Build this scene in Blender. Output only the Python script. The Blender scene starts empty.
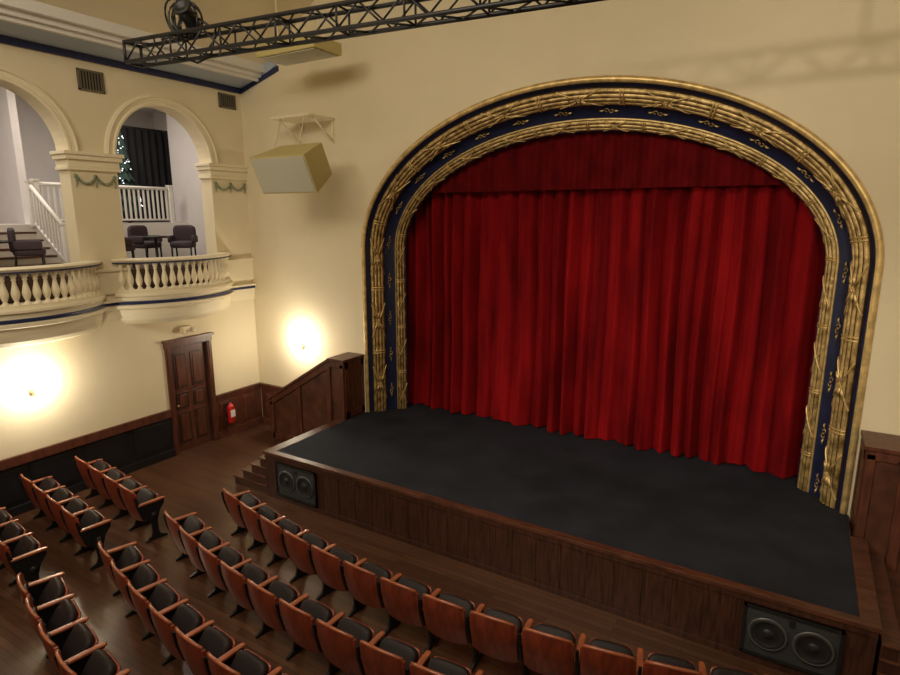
import bpy, math, random
from mathutils import Vector, Matrix, Euler
random.seed(7)
D=4.2; CZ=5.08
pi=math.pi
sc=bpy.context.scene
# ------------------------------------------------------------------ materials
def mat(name,col,rough=.6,metal=0.,var=0.,vscale=3.,stretch=(1,1,1),bump=0.,bscale=20.,emit=None,estr=0.,sheen=0.,spec=.5,col2=None,coat=0.):
    m=bpy.data.materials.new(name); m.use_nodes=True
    nt=m.node_tree; N=nt.nodes; L=nt.links
    b=N['Principled BSDF']
    b.inputs['Base Color'].default_value=(*col,1); b.inputs['Roughness'].default_value=rough
    b.inputs['Metallic'].default_value=metal
    b.inputs['Specular IOR Level'].default_value=spec
    if coat: b.inputs['Coat Weight'].default_value=coat; b.inputs['Coat Roughness'].default_value=.25
    if sheen:
        b.inputs['Sheen Weight'].default_value=sheen; b.inputs['Sheen Roughness'].default_value=.35
        b.inputs['Sheen Tint'].default_value=(min(1,col[0]*3),col[1]*2+.02,col[2]*2+.02,1)
    if emit: b.inputs['Emission Color'].default_value=(*emit,1); b.inputs['Emission Strength'].default_value=estr
    if var or bump:
        tc=N.new('ShaderNodeTexCoord'); mp=N.new('ShaderNodeMapping'); mp.inputs['Scale'].default_value=stretch
        L.new(tc.outputs['Object'],mp.inputs['Vector'])
    if var:
        n=N.new('ShaderNodeTexNoise'); n.inputs['Scale'].default_value=vscale; n.inputs['Detail'].default_value=6
        L.new(mp.outputs[0],n.inputs['Vector'])
        r=N.new('ShaderNodeValToRGB'); e=r.color_ramp.elements
        e[0].position=.3; e[1].position=.7
        lo=tuple(c*(1-var) for c in col); hi=tuple(min(1,c*(1+var)) for c in col) if col2 is None else col2
        e[0].color=(*lo,1); e[1].color=(*hi,1)
        L.new(n.outputs['Fac'],r.inputs['Fac']); L.new(r.outputs['Color'],b.inputs['Base Color'])
    if bump:
        n2=N.new('ShaderNodeTexNoise'); n2.inputs['Scale'].default_value=bscale; n2.inputs['Detail'].default_value=4
        L.new(mp.outputs[0],n2.inputs['Vector'])
        bp=N.new('ShaderNodeBump'); bp.inputs['Strength'].default_value=bump; bp.inputs['Distance'].default_value=.02
        L.new(n2.outputs['Fac'],bp.inputs['Height']); L.new(bp.outputs[0],b.inputs['Normal'])
    return m
M_cream=mat('cream_plaster',(.80,.70,.49),.75,var=.05,vscale=.6,bump=.15,bscale=6)
M_creamtrim=mat('cream_trim',(.84,.75,.54),.55)
M_white=mat('white_paint',(.78,.76,.72),.55)
M_room=mat('lounge_wall_paint',(.66,.62,.60),.7,var=.03)
M_greyblue=mat('greyblue_ceiling',(.40,.46,.56),.6)
M_navy=mat('navy_paint',(.007,.012,.052),.45,var=.3,vscale=5)
M_navyline=mat('navy_line_paint',(.012,.02,.09),.45)
M_gold=mat('gold_leaf',(.42,.26,.075),.42,metal=.65,var=.5,vscale=9,bump=.3,bscale=34,col2=(.82,.60,.27))
M_goldrim=mat('gold_rim',(.74,.54,.23),.40,metal=.55,var=.3,vscale=8)
M_groove=mat('gold_groove_shade',(.07,.035,.012),.5,metal=.4,var=.4,vscale=12)  # shade in the grooves between reeds, painted in as dark colour
M_velvet=mat('red_velvet',(.215,.0045,.007),.85,var=.45,vscale=1.3,bump=.15,bscale=30,sheen=.45,stretch=(2.5,1,.45),spec=.08)
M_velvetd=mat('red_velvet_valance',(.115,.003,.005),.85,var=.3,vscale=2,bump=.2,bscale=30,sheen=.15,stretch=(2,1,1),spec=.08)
M_carpet=mat('stage_carpet',(.020,.023,.032),.9,var=.3,vscale=1.5,bump=.4,bscale=120,spec=.2)
M_wood=mat('stained_wood',(.085,.030,.016),.42,var=.45,vscale=4,stretch=(1,6,1),bump=.1)
M_woodfront=mat('stage_front_wood',(.050,.018,.010),.45,var=.5,vscale=5,stretch=(7,1,.7))
M_wooddk=mat('dark_wood_wainscot',(.045,.020,.014),.4,var=.4,vscale=5,stretch=(1,3,.6))
M_blackpanel=mat('black_wainscot',(.012,.012,.014),.4,var=.2)
M_door=mat('door_wood',(.10,.032,.018),.38,var=.4,vscale=5,stretch=(3,3,.5))
M_seatwood=mat('seat_wood',(.205,.038,.017),.36,var=.4,vscale=6,stretch=(3,1,.7),coat=.2)
M_armwood=mat('armrest_wood',(.34,.10,.045),.33,var=.25,vscale=8,coat=.3)
M_seatblk=mat('dark_vinyl',(.017,.011,.011),.55,spec=.25)
M_iron=mat('black_iron',(.012,.012,.013),.45,metal=.3)
M_black=mat('black_paint',(.01,.01,.011),.5)
M_blkcloth=mat('black_cloth',(.008,.008,.010),.9)
M_grille=mat('speaker_grille',(.035,.037,.04),.55,bump=.6,bscale=200)
M_cone=mat('speaker_cone',(.016,.016,.018),.4)
M_ring=mat('speaker_ring',(.14,.14,.145),.35,metal=.6)
M_spk=mat('cream_speaker_paint',(.58,.49,.20),.55)
M_spkfront=mat('cream_speaker_grille',(.62,.60,.48),.7,bump=.5,bscale=150)
M_red=mat('extinguisher_red',(.55,.01,.01),.3)
M_chair=mat('plum_upholstery',(.05,.032,.045),.7)
M_green=mat('garland_green',(.26,.30,.19),.6,var=.3,vscale=15)
M_tree=mat('fir_green',(.010,.03,.022),.8)
M_bulb=mat('fairy_light',(1,1,1),.5,emit=(.8,.9,1),estr=3)
M_lamp=mat('frosted_lamp',(1,.9,.7),.5,emit=(1,.88,.68),estr=30)
M_vent=mat('vent_metal',(.16,.13,.09),.5)
M_brass=mat('aged_brass',(.45,.36,.2),.35,metal=.6)
def floor_mat():
    m=bpy.data.materials.new('floor_planks'); m.use_nodes=True; nt=m.node_tree; N=nt.nodes; L=nt.links; b=N['Principled BSDF']
    tc=N.new('ShaderNodeTexCoord'); br=N.new('ShaderNodeTexBrick')
    br.inputs['Scale'].default_value=1; br.inputs['Brick Width'].default_value=1.6; br.inputs['Row Height'].default_value=.09
    br.inputs['Mortar Size'].default_value=.003; br.inputs['Color1'].default_value=(.095,.042,.022,1); br.inputs['Color2'].default_value=(.058,.024,.013,1)
    br.inputs['Mortar'].default_value=(.010,.005,.003,1)
    L.new(tc.outputs['Object'],br.inputs['Vector'])
    n=N.new('ShaderNodeTexNoise'); n.inputs['Scale'].default_value=1.2; n.inputs['Detail'].default_value=5; L.new(tc.outputs['Object'],n.inputs['Vector'])
    mx=N.new('ShaderNodeMixRGB'); mx.blend_type='MULTIPLY'; mx.inputs[0].default_value=.5
    L.new(br.outputs['Color'],mx.inputs[1]); L.new(n.outputs['Fac'],mx.inputs[2])
    mx2=N.new('ShaderNodeMixRGB'); mx2.blend_type='ADD'; mx2.inputs[0].default_value=.35; L.new(mx.outputs[0],mx2.inputs[1]); L.new(br.outputs['Color'],mx2.inputs[2])
    L.new(mx2.outputs[0],b.inputs['Base Color']); b.inputs['Roughness'].default_value=.28
    return m
M_floor=floor_mat()
# ------------------------------------------------------------------ mesh builder
class MB:
    def __init__(s): s.v=[];s.f=[];s.m=[];s.sm=[];s.mats=[]
    def mi(s,m):
        if m not in s.mats: s.mats.append(m)
        return s.mats.index(m)
    def add(s,vs,fs,m,smooth=False,T=None):
        o=len(s.v); k=s.mi(m)
        for p in vs:
            p=Vector(p)
            if T is not None: p=T@p
            s.v.append(p)
        for f in fs:
            s.f.append([o+i for i in f]); s.m.append(k); s.sm.append(smooth)
    def box(s,x0,x1,y0,y1,z0,z1,m,T=None):
        vs=[(x0,y0,z0),(x1,y0,z0),(x1,y1,z0),(x0,y1,z0),(x0,y0,z1),(x1,y0,z1),(x1,y1,z1),(x0,y1,z1)]
        s.add(vs,[(0,3,2,1),(4,5,6,7),(0,1,5,4),(1,2,6,5),(2,3,7,6),(3,0,4,7)],m,False,T)
    def prism(s,pts,axis,a0,a1,m,T=None):
        def P(p,a):
            return {'x':(a,p[0],p[1]),'y':(p[0],a,p[1]),'z':(p[0],p[1],a)}[axis]
        n=len(pts); vs=[P(p,a0) for p in pts]+[P(p,a1) for p in pts]
        fs=[tuple(range(n)),tuple(range(2*n-1,n-1,-1))]+[(i,i+n,(i+1)%n+n,(i+1)%n) for i in range(n)]
        s.add(vs,fs,m,False,T)
    def grid(s,fn,nu,nv,m,smooth=True,T=None,closeu=False):
        vs=[fn(i/nu,j/nv) for i in range(nu+1) for j in range(nv+1)]
        fs=[(i*(nv+1)+j,(i+1)*(nv+1)+j,(i+1)*(nv+1)+j+1,i*(nv+1)+j+1) for i in range(nu) for j in range(nv)]
        s.add(vs,fs,m,smooth,T)
    def lathe(s,prof,m,seg=16,T=None,smooth=True):
        vs=[];n=len(prof)
        for i in range(seg):
            a=2*pi*i/seg
            for r,z in prof: vs.append((r*math.cos(a),r*math.sin(a),z))
        fs=[(i*n+j,((i+1)%seg)*n+j,((i+1)%seg)*n+j+1,i*n+j+1) for i in range(seg) for j in range(n-1)]
        s.add(vs,fs,m,smooth,T)
    def tube(s,pts,r,m,seg=8,closed=False,T=None):
        pts=[Vector(p) for p in pts]; n=len(pts); vs=[]
        for i,p in enumerate(pts):
            if closed: t=pts[(i+1)%n]-pts[i-1]
            else: t=pts[min(i+1,n-1)]-pts[max(i-1,0)]
            t.normalize()
            up=Vector((0,0,1)) if abs(t.z)<.9 else Vector((1,0,0))
            a=t.cross(up).normalized(); b=t.cross(a)
            rr=r[i] if isinstance(r,(list,tuple)) else r
            for k in range(seg):
                q=2*pi*k/seg; vs.append(p+a*math.cos(q)*rr+b*math.sin(q)*rr)
        fs=[]
        for i in range(n if closed else n-1):
            for k in range(seg):
                i2=(i+1)%n; fs.append((i*seg+k,i*seg+(k+1)%seg,i2*seg+(k+1)%seg,i2*seg+k))
        if not closed: fs+= [tuple(range(seg)),tuple(range((n-1)*seg,n*seg))]
        s.add(vs,fs,m,True,T)
    def sell(s,c,size,m,e=.35,nu=16,nv=10,T=None):
        def sp(x,e): return math.copysign(abs(x)**e,x)
        def f(u,v):
            a=2*pi*u-pi; b=pi*v-pi/2
            return (c[0]+size[0]/2*sp(math.cos(b),e)*sp(math.cos(a),e), c[1]+size[1]/2*sp(math.cos(b),e)*sp(math.sin(a),e), c[2]+size[2]/2*sp(math.sin(b),e))
        s.grid(f,nu,nv,m,True,T)
    def obj(s,name,bevel=0,T=None,fix=True):
        me=bpy.data.meshes.new(name); me.from_pydata([tuple(v) for v in s.v],[],s.f)
        for m in s.mats: me.materials.append(m)
        for i,p in enumerate(me.polygons): p.material_index=s.m[i]; p.use_smooth=s.sm[i]
        me.update()
        if fix:
            import bmesh
            bm=bmesh.new(); bm.from_mesh(me); bmesh.ops.recalc_face_normals(bm,faces=bm.faces); bm.to_mesh(me); bm.free()
        o=bpy.data.objects.new(name,me); sc.collection.objects.link(o)
        if T is not None: o.matrix_world=T
        if bevel:
            b=o.modifiers.new('bevel','BEVEL'); b.width=bevel; b.segments=2; b.limit_method='ANGLE'
        return o
def TR(x,y,z,rz=0,rx=0,ry=0): return Matrix.Translation((x,y,z))@Euler((rx,ry,rz)).to_matrix().to_4x4()
# ------------------------------------------------------------------ walls
XW=-11.3; YW=9.62; CX=-.84*D; XR=2*CX-XW
ZSTR=CZ-.39*D
def wall(name,P,u0,u1,z0,z1,ops,thick,m):
    b=MB(); us={u0,u1}
    for o in ops:
        n=o.get('n',2)
        for i in range(n+1):
            us.add(round((o['a']+o['b'])/2-(o['b']-o['a'])/2*math.cos(pi*i/n),5))
    us=sorted(us)
    for i in range(len(us)-1):
        ua,ub=us[i],us[i+1]; um=(ua+ub)/2
        act=sorted([o for o in ops if o['a']<um<o['b']],key=lambda o:o['s'])
        za,zb=z0,z0
        segs=[]
        for o in act:
            if o['s']>z0: segs.append((za,zb,o['s'],o['s']))
            za,zb=o['t'](ua),o['t'](ub)
            if o['s']>z0: b.add([P(ua,o['s'],0),P(ub,o['s'],0),P(ub,o['s'],thick),P(ua,o['s'],thick)],[(0,1,2,3)],m)
            b.add([P(ua,za,0),P(ub,zb,0),P(ub,zb,thick),P(ua,za,thick)],[(0,1,2,3)],m,o.get('n',2)>4)
        segs.append((za,zb,z1,z1))
        for a,c,d,e in segs:
            for t in (0,thick): b.add([P(ua,a,t),P(ub,c,t),P(ub,e,t),P(ua,d,t)],[(0,1,2,3)],m)
    for o in ops:
        for u in (o['a'],o['b']):
            t=o['t'](u); b.add([P(u,o['s'],0),P(u,t,0),P(u,t,thick),P(u,o['s'],thick)],[(0,1,2,3)],m)
    b.add([P(u0,z1,0),P(u1,z1,0),P(u1,z1,thick),P(u0,z1,thick)],[(0,1,2,3)],m)
    return b.obj(name,fix=False)
RO=.2465*D; ZSP=CZ+.262*D; BOXF=3.60
YC=[(1.125-.6955)*D,1.125*D,1.8205*D]
def arch(yc): return dict(a=yc-RO,b=yc+RO,s=BOXF,n=28,t=lambda u,yc=yc: ZSP+math.sqrt(max(0,RO*RO-(u-yc)**2)))
DY0,DY1,DZ=7.30,8.20,2.36
ops=[arch(c) for c in YC]+[dict(a=DY0,b=DY1,s=0,n=2,t=lambda u:DZ)]
ZT=CZ+.665*D
wall('wall_left',lambda u,z,d:(XW-d,u,z),-5.,YW,0,ZT+.1,ops,.36,M_cream)
AO,BO,ZS=1.045*D,.68*D,CZ-.17*D
wall('wall_proscenium',lambda u,z,d:(u,YW+d,z),XW-.36,XR+.2,0,10.1,[dict(a=CX-AO,b=CX+AO,s=0,n=48,t=lambda u: ZS+BO*math.sqrt(max(0,1-((u-CX)/AO)**2)))],.25,M_cream)
b=MB(); b.box(XR,XR+.2,-5,YW,0,10,M_cream); b.obj('wall_right')
b=MB(); b.box(XW-.36,XR+.2,-5.2,-5,0,10,M_cream); b.obj('wall_rear')
b=MB(); b.box(XW-.36,XR+.2,-5.2,13,-.1,0,M_floor); b.obj('floor')
b=MB(); b.box(XW-.36,XR+.2,-5.2,YW+.25,9.95,10.1,M_cream)
b.prism([(XW+.75,8.2),(XW+3.3,9.95),(XW+.75,9.95)],'y',-5,YW,M_cream)
b.obj('ceiling')
b=MB()
b.box(XW,XW+.05,-5,YW,ZT-.11,ZT+.0,M_navyline)
b.prism([(XW,ZT),(XW+.62,ZT+.13),(XW+.62,ZT+.3),(XW,ZT+.3)],'y',-5,YW,M_greyblue)
b.box(XW+.58,XW+.66,-5,YW,ZT+.08,ZT+.2,M_white)
b.box(XW+.64,XW+.74,-5,YW,ZT+.15,ZT+.4,M_white)
b.box(XW+.72,XW+.86,-5,YW,ZT+.24,ZT+.5,M_white)
b.prism([(XW+.05,ZT-.11),(XW+.05,ZT-.02),(XW+1.25,ZT+.33),(XW+1.25,ZT+.23)],'y',YW-.035,YW,M_navyline)
b.prism([(XW+.6,ZT+.08),(XW+.6,ZT+.3),(XW+1.2,ZT+.75),(XW+1.2,ZT+.35)],'y',YW-.03,YW,M_greyblue)
b.obj('trim_cornice')
for i,yc in enumerate(YC):
    b=MB(); pr=[(RO-.0,.0),(RO-.0,.05),(RO+.04,.06),(RO+.06,.035),(RO+.13,.04),(RO+.15,.07),(RO+.19,.05),(RO+.20,0)]
    def f(u,v,yc=yc,pr=pr):
        r,h=pr[round(v*(len(pr)-1))]; a=pi*u
        return (XW+h,yc+r*math.cos(a),ZSP+r*math.sin(a))
    b.grid(f,40,len(pr)-1,M_creamtrim,False); b.obj('trim_archivolt')
piers=[(YC[0]+RO,YC[1]-RO),(YC[1]+RO,YC[2]-RO),(YC[2]+RO,YW)]
for (a,c) in piers:
    e=.0 if c>=YW else .07
    b=MB(); 
    b.box(XW-.38,XW+.05,a-.05,c+e-.02*(e>0),ZSP-.30,ZSP-.24,M_creamtrim)
    b.box(XW-.38,XW+.04,a-.03,c+e*.5,ZSP-.24,ZSP-.12,M_creamtrim)
    b.box(XW-.38,XW+.09,a-.08,c+e*1.1,ZSP-.12,ZSP-.04,M_creamtrim)
    b.box(XW-.38,XW+.12,a-.11,c+e*1.5,ZSP-.04,ZSP+.02,M_creamtrim)
    b.box(XW-.0,XW+.05,a+.02,c-.02*(e>0),BOXF+.02,BOXF+.45,M_creamtrim)
    b.box(XW-.0,XW+.09,a+.0,c,BOXF+.45,BOXF+.51,M_creamtrim)
    b.obj('trim_pier_capital',bevel=.008)
    b=MB(); n=2; w=(c-a-.16)/n
    for k in range(n):
        y0=a+.08+k*w
        pts=[(XW+.03,y0+w*t/10,ZSP-.40-.13*(1-(2*t/10-1)**2)) for t in range(11)]
        b.tube(pts,[.012+.014*(1-abs(2*t/10-1)) for t in range(11)],M_green,6)
        for t in range(11): b.sell((pts[t][0]+.01,pts[t][1],pts[t][2]),(.04,.06,.045),M_green,.9,6,4)
    for k in range(n+1):
        y0=a+.08+k*w
        b.sell((XW+.03,y0,ZSP-.40),(.05,.08,.08),M_green,.9,8,6)
        b.tube([(XW+.025,y0,ZSP-.42),(XW+.025,y0+.01,ZSP-.52),(XW+.025,y0-.01,ZSP-.60)],[.017,.015,.006],M_green,6)
    b.obj('swag_garland_relief')
b=MB(); b.box(XW,XW+.07,-5,YW,ZSTR-.04,ZSTR+.02,M_navyline); b.box(XW,XW+.10,-5,YW,ZSTR+.02,ZSTR+.06,M_creamtrim)
b.box(XW,XW+.05,-5,YW,ZSTR-.14,ZSTR-.04,M_creamtrim); b.box(XW,XW+.03,-5,YW,ZSTR-.30,ZSTR-.14,M_creamtrim)
b.obj('trim_stringcourse')
def balcony(yc):
    hc,d=1.30,.60; R=(hc*hc+d*d)/(2*d); x0=XW-(R-d); ph=math.asin(hc/R)
    b=MB()
    def sweep(pr,m,n=36,smooth=False):
        def f(u,v):
            r,z=pr[round(v*(len(pr)-1))]; a=-ph+2*ph*u
            return (max(XW+.002,x0+(R+r)*math.cos(a)),yc+(R+r)*math.sin(a),z)
        b.grid(f,n,len(pr)-1,m,smooth)
    zb=CZ-.345*D
    sweep([(-R+.3,zb),(.07,zb),(.09,zb-.03),(.09,zb-.07),(.05,zb-.09),(.04,ZSTR+.02)],M_creamtrim)
    sweep([(.04,ZSTR+.02),(.065,ZSTR+.015),(.065,ZSTR-.035),(.04,ZSTR-.04)],M_navyline)
    sweep([(.04,ZSTR-.04),(.08,ZSTR-.06),(.08,ZSTR-.11),(.02,ZSTR-.14),(.0,ZSTR-.26),(-.03,ZSTR-.36),(-.09,ZSTR-.43),(-.2,ZSTR-.47),(-R+.3,ZSTR-.48)],M_creamtrim)
    zr=CZ-.19*D
    sweep([(-.12,zr-.07),(-.14,zr-.04),(-.12,zr),(.06,zr),(.10,zr-.03),(.07,zr-.07),(-.12,zr-.07)],M_creamtrim)
    sweep([(.072,zr-.072),(.085,zr-.085),(.06,zr-.10),(-.10,zr-.10),(-.10,zr-.07)],M_navyline)
    sweep([(-.10,zb),(-.10,zb+.05),(.04,zb+.05),(.04,zb)],M_creamtrim)
    h=zr-.10-zb-.05; n=19
    pr=[(.05,0),(.05,.06),(.035,.08),(.028,.12),(.045,.2),(.06,.30),(.062,.38),(.05,.5),(.032,.65),(.026,.76),(.04,.80),(.03,.85),(.05,.91),(.05,1)]
    for i in range(n):
        a=-ph*.93+1.86*ph*i/(n-1)
        b.lathe([(r,z*h) for r,z in pr],M_creamtrim,10,TR(max(XW+.07,x0+(R-.03)*math.cos(a)),yc+(R-.03)*math.sin(a),zb+.05))
    b.obj('box_balcony')
for yc in YC[1:]: balcony(yc)
balcony(YC[0])
# ------------------------------------------------------------------ lounge behind boxes
ZU=CZ-.04*D; XU=-3.25*D; BF2=4.02
b=MB(); b.box(-16.4,XW-.36,.3,10.9,3.42,BOXF,M_wooddk); b.box(XU,XW-.40,.3,9.72,BOXF,BF2,M_wooddk); b.box(-16.4,XU,.3,10.9,BOXF,ZU,M_white); b.obj('lounge_floor')
b=MB(); b.box(-16.6,-16.4,.3,10.9,3.42,8,M_room); b.obj('wall_lounge_back')
b=MB(); b.box(-14.1,XW-.36,YW+.1,YW+.3,3.42,8,M_room); b.box(-16.4,-14.1,10.8,10.9,3.42,8,M_room)
b.box(-14.2,-14.1,YW+.1,10.9,3.42,8,M_room); b.obj('wall_lounge_side')
b=MB(); b.box(-16.6,XW-.36,.1,.3,3.42,8,M_room); b.obj('wall_lounge_near')
b=MB(); b.box(-16.6,XW-.36,.1,10.9,7.95,8.1,M_room); b.obj('ceiling_lounge')
b=MB(); b.box(-16.4,-14.4,6.3,6.45,ZU,7.95,M_room); b.obj('wall_lounge_partition')
b=MB(); ns=6; rh=(ZU-BF2)/ns
for i in range(ns-1):
    b.box(XU,XU+.23*(ns-1-i),4.6,6.05,BF2+rh*i,BF2+rh*(i+1),M_white)
    b.box(XU,XU+.23*(ns-1-i)+.02,4.6,6.05,BF2+rh*(i+1)-.03,BF2+rh*(i+1)+.005,M_wood)
b.obj('lounge_stairs')
def railing(name,p0,p1,h,n,newel=True):
    b=MB(); p0=Vector(p0);p1=Vector(p1)
    d=(p1-p0)
    b.tube([p0+Vector((0,0,h)),p1+Vector((0,0,h))],.04,M_white,8)
    b.tube([p0+Vector((0,0,.06)),p1+Vector((0,0,.06))],.025,M_white,6)
    for i in range(1,n):
        p=p0+d*i/n; b.box(p.x-.018,p.x+.018,p.y-.018,p.y+.018,p.z+.05,p.z+h,M_white)
    for p in (p0,p1):
        b.box(p.x-.05,p.x+.05,p.y-.05,p.y+.05,p.z-.02,p.z+h+.06,M_white); b.box(p.x-.065,p.x+.065,p.y-.065,p.y+.065,p.z+h+.06,p.z+h+.09,M_white)
    b.obj(name)
railing('lounge_railing',(XU-.07,6.28,ZU+.02),(XU-.07,9.3,ZU+.02),.80,26)
railing('lounge_stair_railing',(XU+.06,6.12,ZU-.02),(XU+1.2,6.12,BF2+.03),.80,10)
railing('lounge_stair_railing',(XU+.06,4.53,ZU-.02),(XU+1.2,4.53,BF2+.03),.80,10)
b=MB()
b.grid(lambda u,v:(-14.8+.03*math.sin(u*60),8.55+1.8*u,ZU+.02+2.3*v),100,4,M_blkcloth); b.tube([(-14.8,8.4,ZU+2.34),(-14.8,10.5,ZU+2.34)],.02,M_black,8); b.obj('black_drape')
b=MB()
for k in range(7):
    r0=.32-.038*k; z=.25+.25*k
    def f(u,v,r0=r0,z=z,k=k):
        a=2*pi*u; r=r0*(1-v)*(1+.15*math.sin(a*9+k)); return (r*math.cos(a),r*math.sin(a),z+.42*v-.04*math.sin(a*9+k)*(1-v))
    b.grid(f,54,3,M_tree,False)
b.tube([(0,0,0),(0,0,.5)],.05,M_wood,8)
for k in range(60):
    t=random.random(); a=random.random()*2*pi; r=(.32*(1-t)+.03)*.97
    b.sell((r*math.cos(a),r*math.sin(a),.3+1.75*t),(.026,.026,.026),M_bulb,1,5,4)
b.obj('christmas_tree',T=TR(-14.22,8.50,ZU+.0))
def lounge_chair(x,y,rz,z=BF2):
    b=MB()
    for sx in (-.2,.2):
        b.tube([(sx,.2,0),(sx,.19,.42)],.02,M_black,6); b.tube([(sx,-.24,0),(sx,-.2,.45),(sx,-.26,.80)],.02,M_black,6)
    b.sell((0,0,.43),(.50,.50,.16),M_chair,.4); b.sell((0,-.23,.64),(.50,.12,.44),M_chair,.45,T=None)
    for sx in (-.25,.25): b.sell((sx,-.02,.55),(.07,.44,.16),M_chair,.4)
    b.obj('lounge_chair',T=TR(x,y,z,rz))
lounge_chair(-12.75,7.95,-1.4); lounge_chair(-12.15,8.45,-2.4); lounge_chair(-12.1,7.0,-.5)
lounge_chair(-12.1,5.3,-.4); lounge_chair(-12.1,4.1,-2.6); lounge_chair(-12.1,3.2,-2.)
def table(x,y):
    b=MB(); b.lathe([(0,.64),(.25,.64),(.26,.62),(.25,.60),(.03,.59),(.03,.04),(.18,.02),(.18,0),(0,0)],M_black,24); b.obj('round_table',T=TR(x,y,BF2))
table(-12.0,7.70); table(-12.05,4.72)
# ------------------------------------------------------------------ wainscot left wall
ZWN=CZ-.96*D
def wains(b,T,L,h,panel,frame,pw=.95):
    b.box(0,L,-.03,0,0,h,frame,T); b.box(0,L,-.055,0,0,.16,frame,T)
    b.box(0,L,-.07,0,h-.05,h,frame,T); b.box(0,L,-.05,0,h-.12,h-.05,frame,T)
    n=max(1,round(L/pw)); w=L/n
    for i in range(n):
        x0=i*w+.09; x1=(i+1)*w-.09
        b.box(x0,x1,-.045,-.02,.24,h-.2,frame,T); b.box(x0+.04,x1-.04,-.05,-.02,.28,h-.24,panel,T)
TL=Matrix.Translation((XW,0,0))@Euler((0,0,pi/2)).to_matrix().to_4x4()
b=MB(); T=TL@Matrix.Translation((-5,0,0)); wains(b,T,5+DY0-.12,ZWN,M_blackpanel,M_blackpanel)
b.box(XW+.03,XW+.085,-5,DY0-.12,ZWN-.16,ZWN+.01,M_door)
T=TL@Matrix.Translation((DY1+.1,0,0)); wains(b,T,YW-DY1-.1,ZWN,M_door,M_door,.6); b.obj('trim_wainscot_left',bevel=.006)
b=MB(); wains(b,TR(XW+.07,YW,0),.96,ZWN,M_door,M_door,.6); b.obj('trim_wainscot_front',bevel=.006)
b=MB()
yd0,yd1=DY0+.02,DY1-.02; xd=XW-.05
b.box(xd-.05,xd,yd0,yd1,0.005,DZ-.02,M_door)
w=(yd1-yd0)
for (z0,z1) in ((.20,.85),(.98,1.30),(1.44,2.16)):
    for k in range(2):
        y0=yd0+.10+k*(w/2-.03); y1=y0+w/2-.17
        b.box(xd,xd+.014,y0-.02,y1+.02,z0-.02,z1+.02,M_wooddk); b.box(xd,xd+.026,y0+.03,y1-.03,z0+.03,z1-.03,M_door)
b.sell((xd+.05,yd0+.07,1.05),(.06,.06,.06),M_brass,1,10,8)
b.obj('door_1',bevel=.004)
b=MB(); 
for y0,y1 in ((DY0-.11,DY0),(DY1,DY1+.11)): b.box(XW,XW+.045,y0,y1,0,DZ,M_door); b.box(XW,XW+.06,y0+.03,y1-.03,0,DZ,M_door)
b.box(XW,XW+.05,DY0-.13,DY1+.13,DZ,DZ+.12,M_door); b.box(XW,XW+.09,DY0-.16,DY1+.16,DZ+.12,DZ+.17,M_door)
b.box(XW-.3,XW+.02,DY0,DY0+.018,0,DZ,M_wooddk); b.box(XW-.3,XW+.02,DY1-.018,DY1,0,DZ,M_wooddk); b.box(XW-.3,XW+.02,DY0,DY1,DZ-.018,DZ,M_wooddk)
b.obj('trim_door_frame',bevel=.004)
b=MB(); b.lathe([(0,0),(.075,0),(.085,.02),(.085,.36),(.07,.42),(.03,.45),(.03,.48),(0,.48)],M_red,16)
b.tube([(0,0,.47),(0,0,.54)],.018,M_black,8); b.box(-.02,.09,-.012,.012,.53,.55,M_black); b.box(-.02,.08,-.012,.012,.49,.505,M_black)
b.tube([(-.02,0,.5),(-.09,0,.48),(-.115,0,.36),(-.11,0,.15)],.012,M_black,6); b.tube([(-.11,0,.15),(-.11,0,.06)],[.012,.025],M_black,8)
b.box(-.06,.06,-.086,-.08,.15,.32,M_white); b.box(-.03,.03,.07,.115,.1,.45,M_black)
b.obj('fire_extinguisher',T=TR(XW+.18,2.04*D,.36,-pi/2+pi))
for (y0,y1,z0,z1) in ((6.08,6.54,7.26,7.62),(9.02,9.46,7.40,7.70)):
    b=MB(); b.box(XW,XW+.012,y0,y1,z0,z1,M_black)
    for a,c,d,e in ((y0,y1,z0,z0+.03),(y0,y1,z1-.03,z1),(y0,y0+.03,z0,z1),(y1-.03,y1,z0,z1)): b.box(XW,XW+.03,a,c,d,e,M_vent)
    n=9
    for i in range(1,n): yy=y0+(y1-y0)*i/n; b.box(XW+.01,XW+.025,yy-.008,yy+.008,z0,z1,M_vent)
    b.obj('wall_vent')
b=MB(); b.box(0,.08,-.12,.12,-.04,.04,M_creamtrim)
for s_ in (-.12,.12): b.lathe([(0,.0),(.05,0),(.06,.05),(0,.06)],M_creamtrim,12,TR(.06,s_,-.06,0,0,pi/2))
b.obj('emergency_light',T=TR(XW,1.84*D,CZ-.56*D))
def sconce(x,y,z,rz,name='wall_sconce'):
    b=MB()
    b.sell((0,-.012,0),(.09,.03,.16),M_brass,.8,12,8)
    b.tube([(0,-.02,-.02),(0,-.09,-.07),(0,-.14,-.04),(0,-.15,.02)],.010,M_brass,8)
    b.lathe([(0,0),(.035,0),(.04,.015),(.014,.02),(.014,.07),(0,.07)],M_brass,12,TR(0,-.15,.01))
    b.lathe([(.02,.05),(.05,.08),(.065,.14),(.06,.20),(.03,.25),(.0,.26)],M_lamp,14,TR(0,-.15,.01))
    o=b.obj(name,T=TR(x,y,z,rz))
    l=bpy.data.lights.new('sconce_bulb','POINT'); l.energy=SCW; l.color=(1,.90,.72); l.shadow_soft_size=.10
    lo=bpy.data.objects.new('sconce_bulb',l); sc.collection.objects.link(lo); lo.parent=o; lo.location=(0,-.36,.14)
SCW=56
sconce(-2.319*D,YW,CZ-.70*D,0); sconce(XW,1.11*D,CZ-.71*D,pi/2); 
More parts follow.
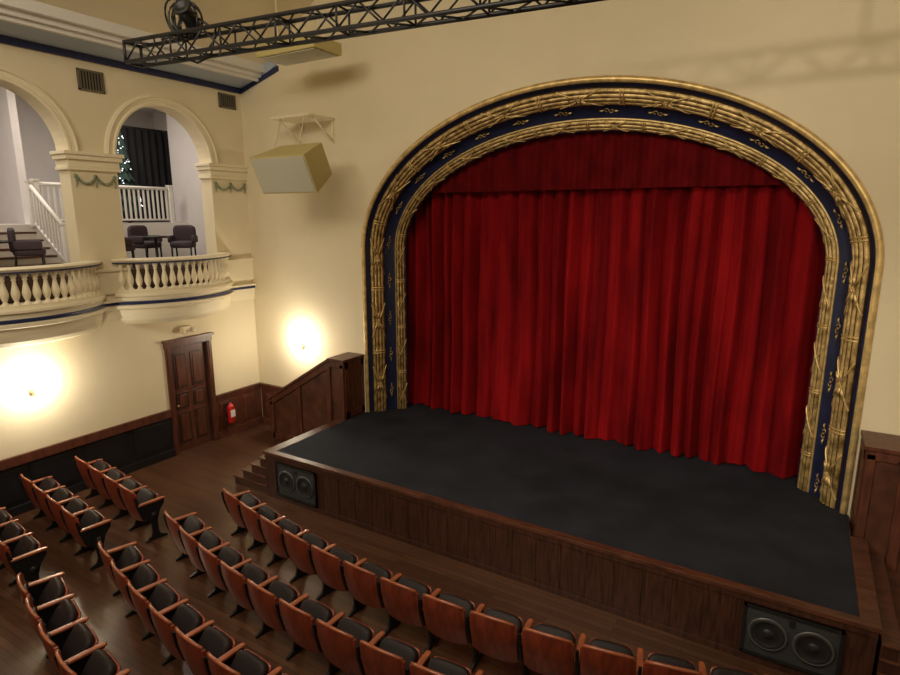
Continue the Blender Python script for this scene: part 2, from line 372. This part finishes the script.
# ------------------------------------------------------------------ stage
SX0,SX1,SY=-8.12,1.05,6.93; SZ=.88
b=MB()
b.box(SX0,SX1,SY,8.96,0,SZ-.015,M_woodfront)
b.box(-7.96,.90,8.96,YW+.2,0,SZ-.015,M_woodfront)
b.box(SX0-.02,SX1+.02,SY-.035,SY+.09,SZ-.05,SZ+.005,M_wood)
b.box(SX0-.02,SX0+.2,SY,8.93,SZ-.05,SZ+.004,M_wood); b.box(SX1-.17,SX1+.02,SY,8.93,SZ-.05,SZ+.004,M_wood)
b.box(SX0+.2,SX1-.17,SY+.09,11.6,SZ-.03,SZ,M_carpet)
b.box(SX0,SX1,SY-.02,SY,0,.08,M_woodfront); b.box(SX0,SX1,SY-.02,SY,SZ-.13,SZ-.05,M_woodfront)
n=18
for i in range(n+1):
    x=-6.75+(-.3+6.75)*i/n
    b.box(x-.02,x+.02,SY-.010,SY,.08,SZ-.13,M_woodfront)
b.obj('stage_platform',bevel=.006)
def stage_speaker(x0,x1):
    b=MB(); z0,z1=.12,.74; y=SY-.04; ye=SY-.02
    b.box(x0,x1,y-.0,ye,z0,z1,M_grille)
    for a,c,d,e in ((x0,x1,z0,z0+.03),(x0,x1,z1-.03,z1),(x0,x0+.03,z0,z1),(x1-.03,x1,z0,z1)): b.box(a,c,y-.02,ye,d,e,M_black)
    w=(x1-x0)
    for k in (0.27,.73):
        T=TR(x0+w*k,y,(z0+z1)/2,0,pi/2)
        b.lathe([(.195,0),(.205,.02),(.185,.025),(.175,.02)],M_ring,28,T)
        b.lathe([(.175,.02),(.16,.03),(.145,.015),(.06,.005),(.055,.01),(.03,.025),(0,.03)],M_cone,28,T)
    b.box(x0+w*.5-.03,x0+w*.5+.03,y-.01,y,.6,.68,M_cone)
    b.obj('stage_speaker')
stage_speaker(-1.862*D,-1.632*D); stage_speaker(2*CX+1.632*D,2*CX+1.862*D)
def mirx(x,s): return x if s>0 else 2*CX-x
for s_ in (1,-1):
    b=MB(); rh=SZ/5
    for i in range(4):
        xa=-9.05+.25*i
        x0,x1=sorted((mirx(xa,s_),mirx(SX0-.025,s_)))
        b.box(x0,x1,SY+.02,8.93,rh*i,rh*(i+1)-.03,M_woodfront)
        x0,x1=sorted((mirx(xa-.025,s_),mirx(SX0-.025,s_)))
        b.box(x0,x1,SY,8.93,rh*(i+1)-.03,rh*(i+1),M_wood)
    b.obj('stage_stairs',bevel=.005)
    b=MB(); Y0=8.99; YE=YW-.002
    P=[(-10.25,0),(-10.25,.94),(-8.35,2.10),(-7.98,2.10),(-7.98,0)]
    P=[(mirx(x,s_),z) for x,z in P]
    b.prism(P,'y',Y0+.02,YE,M_wood)
    def strip(a,c,w,t,m=M_door,y=Y0):
        a=Vector((a[0],0,a[1]));c=Vector((c[0],0,c[1])); d=(c-a).normalized(); nn=Vector((-d.z,0,d.x))*w/2
        pts=[a-nn,c-nn,c+nn,a+nn]; b.prism([(p.x,p.z) for p in pts],'y',y-t,y+.03,m)
    mx=lambda x,z:(mirx(x,s_),z)
    strip(mx(-10.25,.88),mx(-8.35,2.04),.13,.02); strip(mx(-8.36,2.04),mx(-7.98,2.04),.13,.02)
    strip(mx(-10.19,0),mx(-10.19,.9),.12,.02); strip(mx(-8.04,0),mx(-8.04,2.05),.10,.02)
    strip(mx(-10.2,.1),mx(-8.0,.1),.16,.02)
    strip(mx(-8.42,0),mx(-8.42,1.95),.12,.018); 
    strip(mx(-9.3,0),mx(-9.3,1.4),.09,.018)
    for (a,c) in (((-10.29,.96),(-8.36,2.14)),((-8.40,2.135),(-7.95,2.135))):
        a=Vector((mirx(a[0],s_),0,a[1])); c=Vector((mirx(c[0],s_),0,c[1])); d=(c-a).normalized(); nn=Vector((-d.z,0,d.x))*.03
        if nn.z<0: nn=-nn
        pts=[a-nn,c-nn,c+nn,a+nn]; b.prism([(p.x,p.z) for p in pts],'y',Y0-.05,YE,M_door)
    xe=mirx(-7.98,s_); dx=.015*s_
    x0,x1=sorted((xe,xe+dx))
    for a,c,z0,z1 in ((Y0+.02,YE,SZ+.01,SZ+.15),(Y0+.02,Y0+.12,SZ+.01,2.1),(YW-.1,YE,SZ+.01,2.1),(Y0+.02,YE,1.95,2.1)): b.box(x0,x1,a,c,z0,z1,M_door)
    b.obj('stage_side_parapet',bevel=.006)
# ------------------------------------------------------------------ proscenium frame
NSTR=26; NE=110
tab=[]
ZB=SZ+.004
for i in range(NSTR): tab.append(('L',ZB+(ZS-ZB)*i/NSTR))
for i in range(NE+1): tab.append(('E',pi-pi*i/NE))
for i in range(NSTR-1,-1,-1): tab.append(('R',ZB+(ZS-ZB)*i/NSTR))
def fp(t,s,h):
    a=(1.045-.145*s)*D; bb=(.68-.17*s)*D; y=(2.29+.166*s)*D
    k,q=t
    if k=='L': p=Vector((CX-a,y,q)); inn=Vector((1,0,0))
    elif k=='R': p=Vector((CX+a,y,q)); inn=Vector((-1,0,0))
    else:
        p=Vector((CX+a*math.cos(q),y,ZS+bb*math.sin(q))); inn=-Vector((math.cos(q)/a,0,math.sin(q)/bb)).normalized()
    return p+(inn*.742+Vector((0,-.67,0)))*h
cum=[0]
for i in range(1,len(tab)): cum.append(cum[-1]+(fp(tab[i],.5,0)-fp(tab[i-1],.5,0)).length)
LT=cum[-1]
import bisect
def fl(l,s,h):
    l=max(0,min(LT-1e-6,l)); i=bisect.bisect_right(cum,l)-1; f=(l-cum[i])/(cum[i+1]-cum[i])
    return fp(tab[i],s,h).lerp(fp(tab[i+1],s,h),f)
O1=(.165,.47); O2=(.76,.965)
def bh(s,O,amp,nr):
    q=(s-O[0])/(O[1]-O[0]); q=max(0,min(1,q))
    return .01+amp*math.sqrt(max(0,math.sin(pi*q)))+.036*math.sqrt(abs(math.sin(pi*q*nr)))
b=MB()
def band(pr,m,smooth=True):
    b.grid(lambda u,v:fp(tab[round(u*(len(tab)-1))],*pr[round(v*(len(pr)-1))]),len(tab)-1,len(pr)-1,m,smooth)
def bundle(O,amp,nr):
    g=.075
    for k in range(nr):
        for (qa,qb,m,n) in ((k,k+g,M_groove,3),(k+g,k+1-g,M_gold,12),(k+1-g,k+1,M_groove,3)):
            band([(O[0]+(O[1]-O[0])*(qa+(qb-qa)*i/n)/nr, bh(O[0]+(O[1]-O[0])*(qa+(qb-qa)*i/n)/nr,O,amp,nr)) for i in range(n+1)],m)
band([(-.02,-.0),(-.02,.045),(0,.06),(.03,.075),(.055,.06),(.06,.02)],M_goldrim)
band([(.06,.02),(.085,.015),(.14,.015),(.165,.01)],M_navy)
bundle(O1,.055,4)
band([(.47,.01),(.50,.0),(.60,-.005),(.69,.0),(.735,.02)],M_navy)
band([(.735,.02),(.74,.04),(.752,.045),(.76,.01)],M_goldrim)
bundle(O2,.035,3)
band([(.965,.01),(.97,.035),(1.0,.035),(1.01,-.06)],M_navy)
def ribbon(O,amp,nr,l0,l1,q0,q1,w,m=M_goldrim,lift=.050):
    n=16
    def f(u,v):
        q=q0+(q1-q0)*u; l=l0+(l1-l0)*u+(v-.5)*w
        s=O[0]+(O[1]-O[0])*q
        return fl(l,s,.01+amp*math.sqrt(max(0,math.sin(pi*max(0,min(1,q)))))+lift-.018*abs(2*v-1))
    b.grid(f,n,4,m)
def leaf(l,s,h,dl,ds,w,m=M_gold):
    def f(u,v):
        ww=w*math.sin(pi*min(1,u*.9+.08))**.8*(v-.5)
        L_=math.hypot(dl,ds*.94); nx,ny=-ds*.94/L_,dl/L_
        return fl(l+dl*u+nx*ww, s+ds*u+ny*ww/.94, h+.022*math.sin(pi*u)-.02*abs(2*v-1)+.01*u)
    b.grid(f,6,4,m)
def rosette(l,s,h,r,m=M_goldrim):
    c=fl(l,s,h); 
    for k in range(6):
        a=2*pi*k/6; p=fl(l+math.cos(a)*r,s+math.sin(a)*r/.94,h); b.sell(p,(r*.9,r*.7,r*.9),m,.9,7,5)
    b.sell(c,(r*.9,r*.9,r*.9),m,.9,7,5)
l=.65
while l<LT-.4:
    for sg in (1,-1): ribbon(O1,.055,4,l-sg*.36,l+sg*.36,-.02,1.02,.055)
    for sg in (1,-1):
        for ds in (-.07,0,.07): leaf(l+sg*.03,.315+ds*.3,.115,sg*.15,ds,.05,M_gold)
    ribbon(O1,.055,4,l+.66,l+.66,0,1,.03); ribbon(O1,.055,4,l+.71,l+.71,0,1,.03)
    rosette(l,.315,.13,.024)
    l+=1.36
l=.35
while l<LT-.3:
    for sg in (1,-1): ribbon(O2,.035,3,l-sg*.22,l+sg*.22,-.02,1.02,.038)
    ribbon(O2,.035,3,l+.48,l+.48,0,1,.028); ribbon(O2,.035,3,l+.52,l+.52,0,1,.028)
    l+=1.0
l=.45;k=0
while l<LT-.2:
    for sg in (1,-1):
        pts=[]
        for i in range(15):
            t=i/14; a=t*1.6*pi; r=.042*(1-.6*t)
            pts.append(fl(l+sg*(.042+ -math.cos(a)*r),.605+sg*math.sin(a)*r/.94,.01))
        b.tube(pts,.009,M_gold,5)
        leaf(l+sg*.08,.605,.012,sg*.08,0,.03,M_gold)
    rosette(l,.605,.01,.014,M_gold)
    l+=.80
b.obj('proscenium_arch_frame',fix=False)
# ------------------------------------------------------------------ curtains
rnd=[(random.uniform(0,6.28)) for _ in range(8)]
def fold(x,z):
    w=1.5*math.sin(x*1.15+rnd[0])+1.1*math.sin(x*2.3+rnd[1])
    a=math.sin(pi*x/.31+w*.9+.15*math.sin(z*.8+x))
    c=math.sin(2*pi*x/.19+w*2.0+rnd[2]+.3*math.sin(z*1.1+x*.7))
    d=math.sin(2*pi*x/.85+rnd[3]+w)
    e=math.sin(x*2.9+rnd[4]+.2*z)
    return (.75+.35*e)*(1-2*abs(a)**.8) + .16*c+.5*d
b=MB(); x0c,x1c=-7.75,.70
def cf(u,v):
    x=x0c+(x1c-x0c)*u; z=SZ+.015+5.9*v
    amp=.118*(1.2-.40*v)
    y=10.68+amp*fold(x,z)+.015*math.sin(z*3+x*5)*(1-v)
    if v<.02: z+=.012*math.sin(x*7)+.012
    return (x+.02*math.sin(z*1.1+x*3),y-.08*(1-v)**6,z)
b.grid(cf,1100,40,M_velvet); b.obj('stage_curtain',fix=False)
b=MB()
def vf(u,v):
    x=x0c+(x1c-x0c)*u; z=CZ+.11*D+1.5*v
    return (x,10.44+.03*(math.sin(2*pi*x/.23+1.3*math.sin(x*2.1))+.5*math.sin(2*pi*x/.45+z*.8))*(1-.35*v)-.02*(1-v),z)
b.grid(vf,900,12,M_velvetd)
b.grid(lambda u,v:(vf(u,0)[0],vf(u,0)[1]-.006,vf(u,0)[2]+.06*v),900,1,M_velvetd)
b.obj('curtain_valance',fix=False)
b=MB(); b.box(-9.2,2.2,12.4,12.5,0,8,M_black); b.box(-9.2,-9.1,YW+.25,12.5,0,8,M_black); b.box(2.1,2.2,YW+.25,12.5,0,8,M_black); b.box(-9.2,2.2,YW+.25,12.5,7.9,8,M_black)
b.obj('wall_backstage')
b=MB(); b.box(-7.9,.84,YW+.2,12.4,0,SZ-.04,M_black); b.obj('backstage_floor')
# ------------------------------------------------------------------ theatre seats
def seat_mesh(both):
    b=MB()
    def shell(w,z0,z1,y0,lean,curve,th,m,corner):
        def s_(u,v,off):
            U=2*u-1; zt=z1-corner*abs(U)**5; zb=z0+corner*.5*abs(U)**5; z=zb+(zt-zb)*v
            return (w/2*U, y0-lean*(z-.40)+curve*U*U-off - .02*math.sin(pi*v), z)
        b.grid(lambda u,v:s_(u,v,0),10,6,m); b.grid(lambda u,v:s_(u,v,th),10,6,m)
        for e in (0,1):
            b.grid(lambda u,v,e=e:s_(u,e,th*v),10,1,m); b.grid(lambda u,v,e=e:s_(e,u,th*v),6,1,m)
    shell(.54,.34,.89,-.17,.20,.04,.035,M_seatwood,.05)
    shell(.42,.48,.78,-.15,.20,.03,.025,M_seatblk,.05)
    b.tube([(-.25,-.245,.865),(-.16,-.275,.893),(0,-.287,.900),(.16,-.275,.893),(.25,-.245,.865)],.018,M_armwood,6)
    T=Matrix.Translation((0,-.08,.42))@Euler((math.radians(52),0,0)).to_matrix().to_4x4()
    b.sell((0,.17,.035),(.46,.36,.10),M_seatblk,.45,T=T); b.sell((0,.17,-.02),(.46,.36,.03),M_seatwood,.3,T=T)
    sides=(-.297,.297) if both else (-.297,)
    for x in sides:
        b.sell((x,-.02,.655),(.066,.44,.036),M_armwood,.4,T=None)
        poly=[(-.17,0),(.17,0),(.17,.03),(.07,.07),(.045,.14),(.045,.33),(.09,.47),(.17,.58),(.17,.64),(-.20,.64),(-.245,.80),(-.275,.80),(-.25,.62),(-.19,.42),(-.06,.30),(-.045,.14),(-.07,.07),(-.17,.03)]
        b.prism(poly,'x',x-.016,x+.016,M_iron)
        b.lathe([(0,0),(.06,.0),(.05,.02),(0,.03)],M_iron,10,TR(x+.012,.0,.42,0,0,pi/2)); b.lathe([(0,0),(.06,.0),(.05,.02),(0,.03)],M_iron,10,TR(x-.012,.0,.42,0,0,-pi/2))
    o=b.obj('theater_seat'); me=o.data; bpy.data.objects.remove(o); return me
meA=seat_mesh(False); meB=seat_mesh(True)
def put(me,x,y,rz):
    o=bpy.data.objects.new('theater_seat',me); sc.collection.objects.link(o); o.matrix_world=TR(x,y,0,rz)
K=.038
def rowy(y0,x): return y0+K*(x-CX)**2
for r,y0 in enumerate((5.20,4.25,3.30,2.38,1.50)):
    x=-7.20-[0,.12,.10,.2,.2][r]
    while x<.15:
        sl=2*K*(x-CX); a=math.atan(sl)
        last= x+.594*math.cos(a)>=.15
        put(meB if last else meA, x,rowy(y0,x),a)
        x+=.594*math.cos(math.atan(2*K*(x+.29-CX)))
for r,y1 in enumerate((4.99,4.13,3.26,2.4)):
    a=math.atan(-.13); 
    for i in range(4):
        x=-8.78-.594*math.cos(a)*i*1.0; y=y1+.13*.594*i
        put(meB if i==0 else meA,x,y,a)
# ------------------------------------------------------------------ truss
q0=Vector((-1.77*D,1.123*D,CZ+.468*D)); dr=Vector((.991,.112,0)).normalized(); side=Vector((-dr.y,dr.x,0)); up=Vector((0,0,1))
b=MB(); Ltr=10.4; hs=.115
ch=[(-hs,-hs),(hs,-hs),(-hs,hs),(hs,hs)]
pt=lambda l,c: q0+dr*l+side*c[0]+up*c[1]
for c in ch: b.tube([pt(0,c),pt(Ltr,c)],.024,M_black,8)
n=40; st=Ltr/n
for i in range(n):
    l0=i*st; l1=l0+st
    for a,c in ((0,1),(2,3),(0,2),(1,3)):
        if i%2: a,c=c,a
        b.tube([pt(l0,ch[a]),pt(l1,ch[c])],.011,M_black,5)
    if i%3==0:
        for a,c in ((0,1),(2,3),(0,2),(1,3)): b.tube([pt(l0,ch[a]),pt(l0,ch[c])],.012,M_black,5)
for a,c in ((0,1),(2,3),(0,2),(1,3)): b.tube([pt(0,ch[a]),pt(0,ch[c])],.02,M_black,6); b.tube([pt(Ltr,ch[a]),pt(Ltr,ch[c])],.02,M_black,6)
for l in (1.0,8.5): b.tube([pt(l,(0,hs)),pt(l,(0,hs))+up*(9.945-q0.z-hs)],.018,M_black,8)
b.obj('lighting_truss')
b=MB(); c=pt(.95,(0,0))
for k in range(9):
    R=.15+.03*random.random(); tilt=Euler((pi/2+random.uniform(-.35,.35),random.uniform(-.3,.3),random.uniform(-.6,.9))).to_matrix()
    cc=c+Vector((random.uniform(-.12,.0),random.uniform(-.05,.05),.32+random.uniform(-.06,.05)))
    b.tube([cc+tilt@Vector((R*math.cos(a*pi/10),R*math.sin(a*pi/10)*1.15,0)) for a in range(20)],.012,M_black,5,closed=True)
T=Matrix.Translation(c+Vector((.12,-.05,.26)))@Euler((math.radians(60),0,math.radians(20))).to_matrix().to_4x4()
b.lathe([(0,-.16),(.07,-.15),(.085,-.05),(.085,.12),(.10,.13),(.10,.17),(.07,.17),(.06,.14),(0,.14)],M_black,16,T)
b.tube([c+Vector((-.05,-.05,.13)),c+Vector((-.05,-.05,.30)),c+Vector((.25,-.05,.30)),c+Vector((.25,-.05,.13))],.012,M_black,6)
b.tube([c+Vector((.4,0,.14)),c+Vector((.2,.02,.26)),c+Vector((0,.02,.17)),c+Vector((-.25,.0,.15)),c+Vector((-.5,0,.13))],.015,M_black,6)
b.tube([c+Vector((.5,0,.12)),c+Vector((.35,.02,-.16)),c+Vector((.1,.02,-.20)),c+Vector((-.1,.0,-.12))],.014,M_black,6)
b.obj('stage_spotlight')
# ------------------------------------------------------------------ wall speakers
b=MB()
w,h,dp=1.38,.72,.72
fr=[(-w/2,-dp/2,-h/2),(w/2,-dp/2,-h/2),(w/2,-dp/2,h/2),(-w/2,-dp/2,h/2)]
bk=[(-w/2*.75,dp/2,-h/2*.8),(w/2*.75,dp/2,-h/2*.8),(w/2*.75,dp/2,h/2*.9),(-w/2*.75,dp/2,h/2*.9)]
b.add(fr+bk,[(4,5,6,7),(0,1,5,4),(1,2,6,5),(2,3,7,6),(3,0,4,7),(0,1,2,3)],M_spk)
b.box(-w/2+.03,w/2-.03,-dp/2-.015,-dp/2+.01,-h/2+.03,h/2-.03,M_spkfront)
o=b.obj('wall_loudspeaker',bevel=.006)
SPK=Vector((-2.01*D,1.99*D,CZ+.212*D))
o.matrix_world=Matrix.Translation(SPK)@Euler((math.radians(25),0,math.radians(1))).to_matrix().to_4x4()
b=MB(); zs=CZ+.455*D; xs=-2.15*D
b.box(xs-.55,xs+.50,YW-.75,YW,zs,zs+.04,M_creamtrim)
for dx in (-.45,.45):
    b.box(xs+dx-.02,xs+dx+.02,YW-.04,YW,zs-.45,zs,M_creamtrim)
    b.tube([(xs+dx,YW-.02,zs-.42),(xs+dx,YW-.6,zs)],.018,M_creamtrim,6)
for dx in (-.3,.35): b.tube([(xs+dx,YW-.7,zs+.0),(xs+dx+.1,SPK.y+.25,SPK.z+.42),(xs+dx+.1,SPK.y+.2,SPK.z+.25)],.014,M_creamtrim,6)
b.obj('speaker_wall_bracket')
b=MB(); c=Vector((-1.965*D,2.0*D,CZ+.69*D))  # cream box standing for a ceiling beam end; rods and grille are added
b.box(c.x-.72,c.x+.72,c.y-.35,c.y+.35,c.z-.08,c.z+.12,M_spk); b.box(c.x-.66,c.x+.66,c.y-.30,c.y+.30,c.z-.10,c.z-.08,M_spkfront)
for dx in (-.5,.5): b.tube([(c.x+dx,c.y,c.z+.1),(c.x+dx,c.y,9.945)],.015,M_creamtrim,6)
b.obj('ceiling_beam_end',bevel=.01)
# ------------------------------------------------------------------ lights
def area(name,loc,tgt,sx,sy,e,col=(1,.89,.71)):
    l=bpy.data.lights.new(name,'AREA'); l.shape='RECTANGLE'; l.size=sx; l.size_y=sy; l.energy=e; l.color=col
    o=bpy.data.objects.new(name,l); sc.collection.objects.link(o); o.location=loc
    o.rotation_euler=(Vector(tgt)-Vector(loc)).to_track_quat('-Z','Y').to_euler(); return o
def spot(name,loc,tgt,e,ang,col=(1,.88,.69),blend=.8,r=.12):
    l=bpy.data.lights.new(name,'SPOT'); l.energy=e; l.spot_size=math.radians(ang); l.spot_blend=blend; l.color=col; l.shadow_soft_size=r
    o=bpy.data.objects.new(name,l); sc.collection.objects.link(o); o.location=loc
    o.rotation_euler=(Vector(tgt)-Vector(loc)).to_track_quat('-Z','Y').to_euler(); return o
area('house_light',(-3.5,1.0,9.7),(-3.5,5.5,0),5,3,410)
area('house_light',(-7,-2,9.5),(-10.5,5,2),3,2,260)
spot('balcony_rail_spot',(-3.2,-1.0,6.6),(-2.0,10,1.7),950,46)
spot('balcony_rail_spot',(2.0,0,7.0),(2.5,10,4.6),620,80)
for y in (7.6,4.6):
    l=area('lounge_ceiling_light',(-13.2,y,7.85),(-13.2,y,0),1.2,1.2,66,(1,.9,.8))
w=bpy.data.worlds.new('world'); w.use_nodes=True; w.node_tree.nodes['Background'].inputs[0].default_value=(1,.85,.65,1); w.node_tree.nodes['Background'].inputs[1].default_value=.02; sc.world=w
# ------------------------------------------------------------------ camera
cd=bpy.data.cameras.new('camera'); cam=bpy.data.objects.new('camera',cd); sc.collection.objects.link(cam)
cd.sensor_width=36; cd.lens=589/900*36; cd.clip_end=100
cam.location=(0,0,CZ); cam.rotation_euler=(math.radians(90-11.66),0,math.radians(31.06)); sc.camera=cam
sc.view_settings.view_transform='Standard'
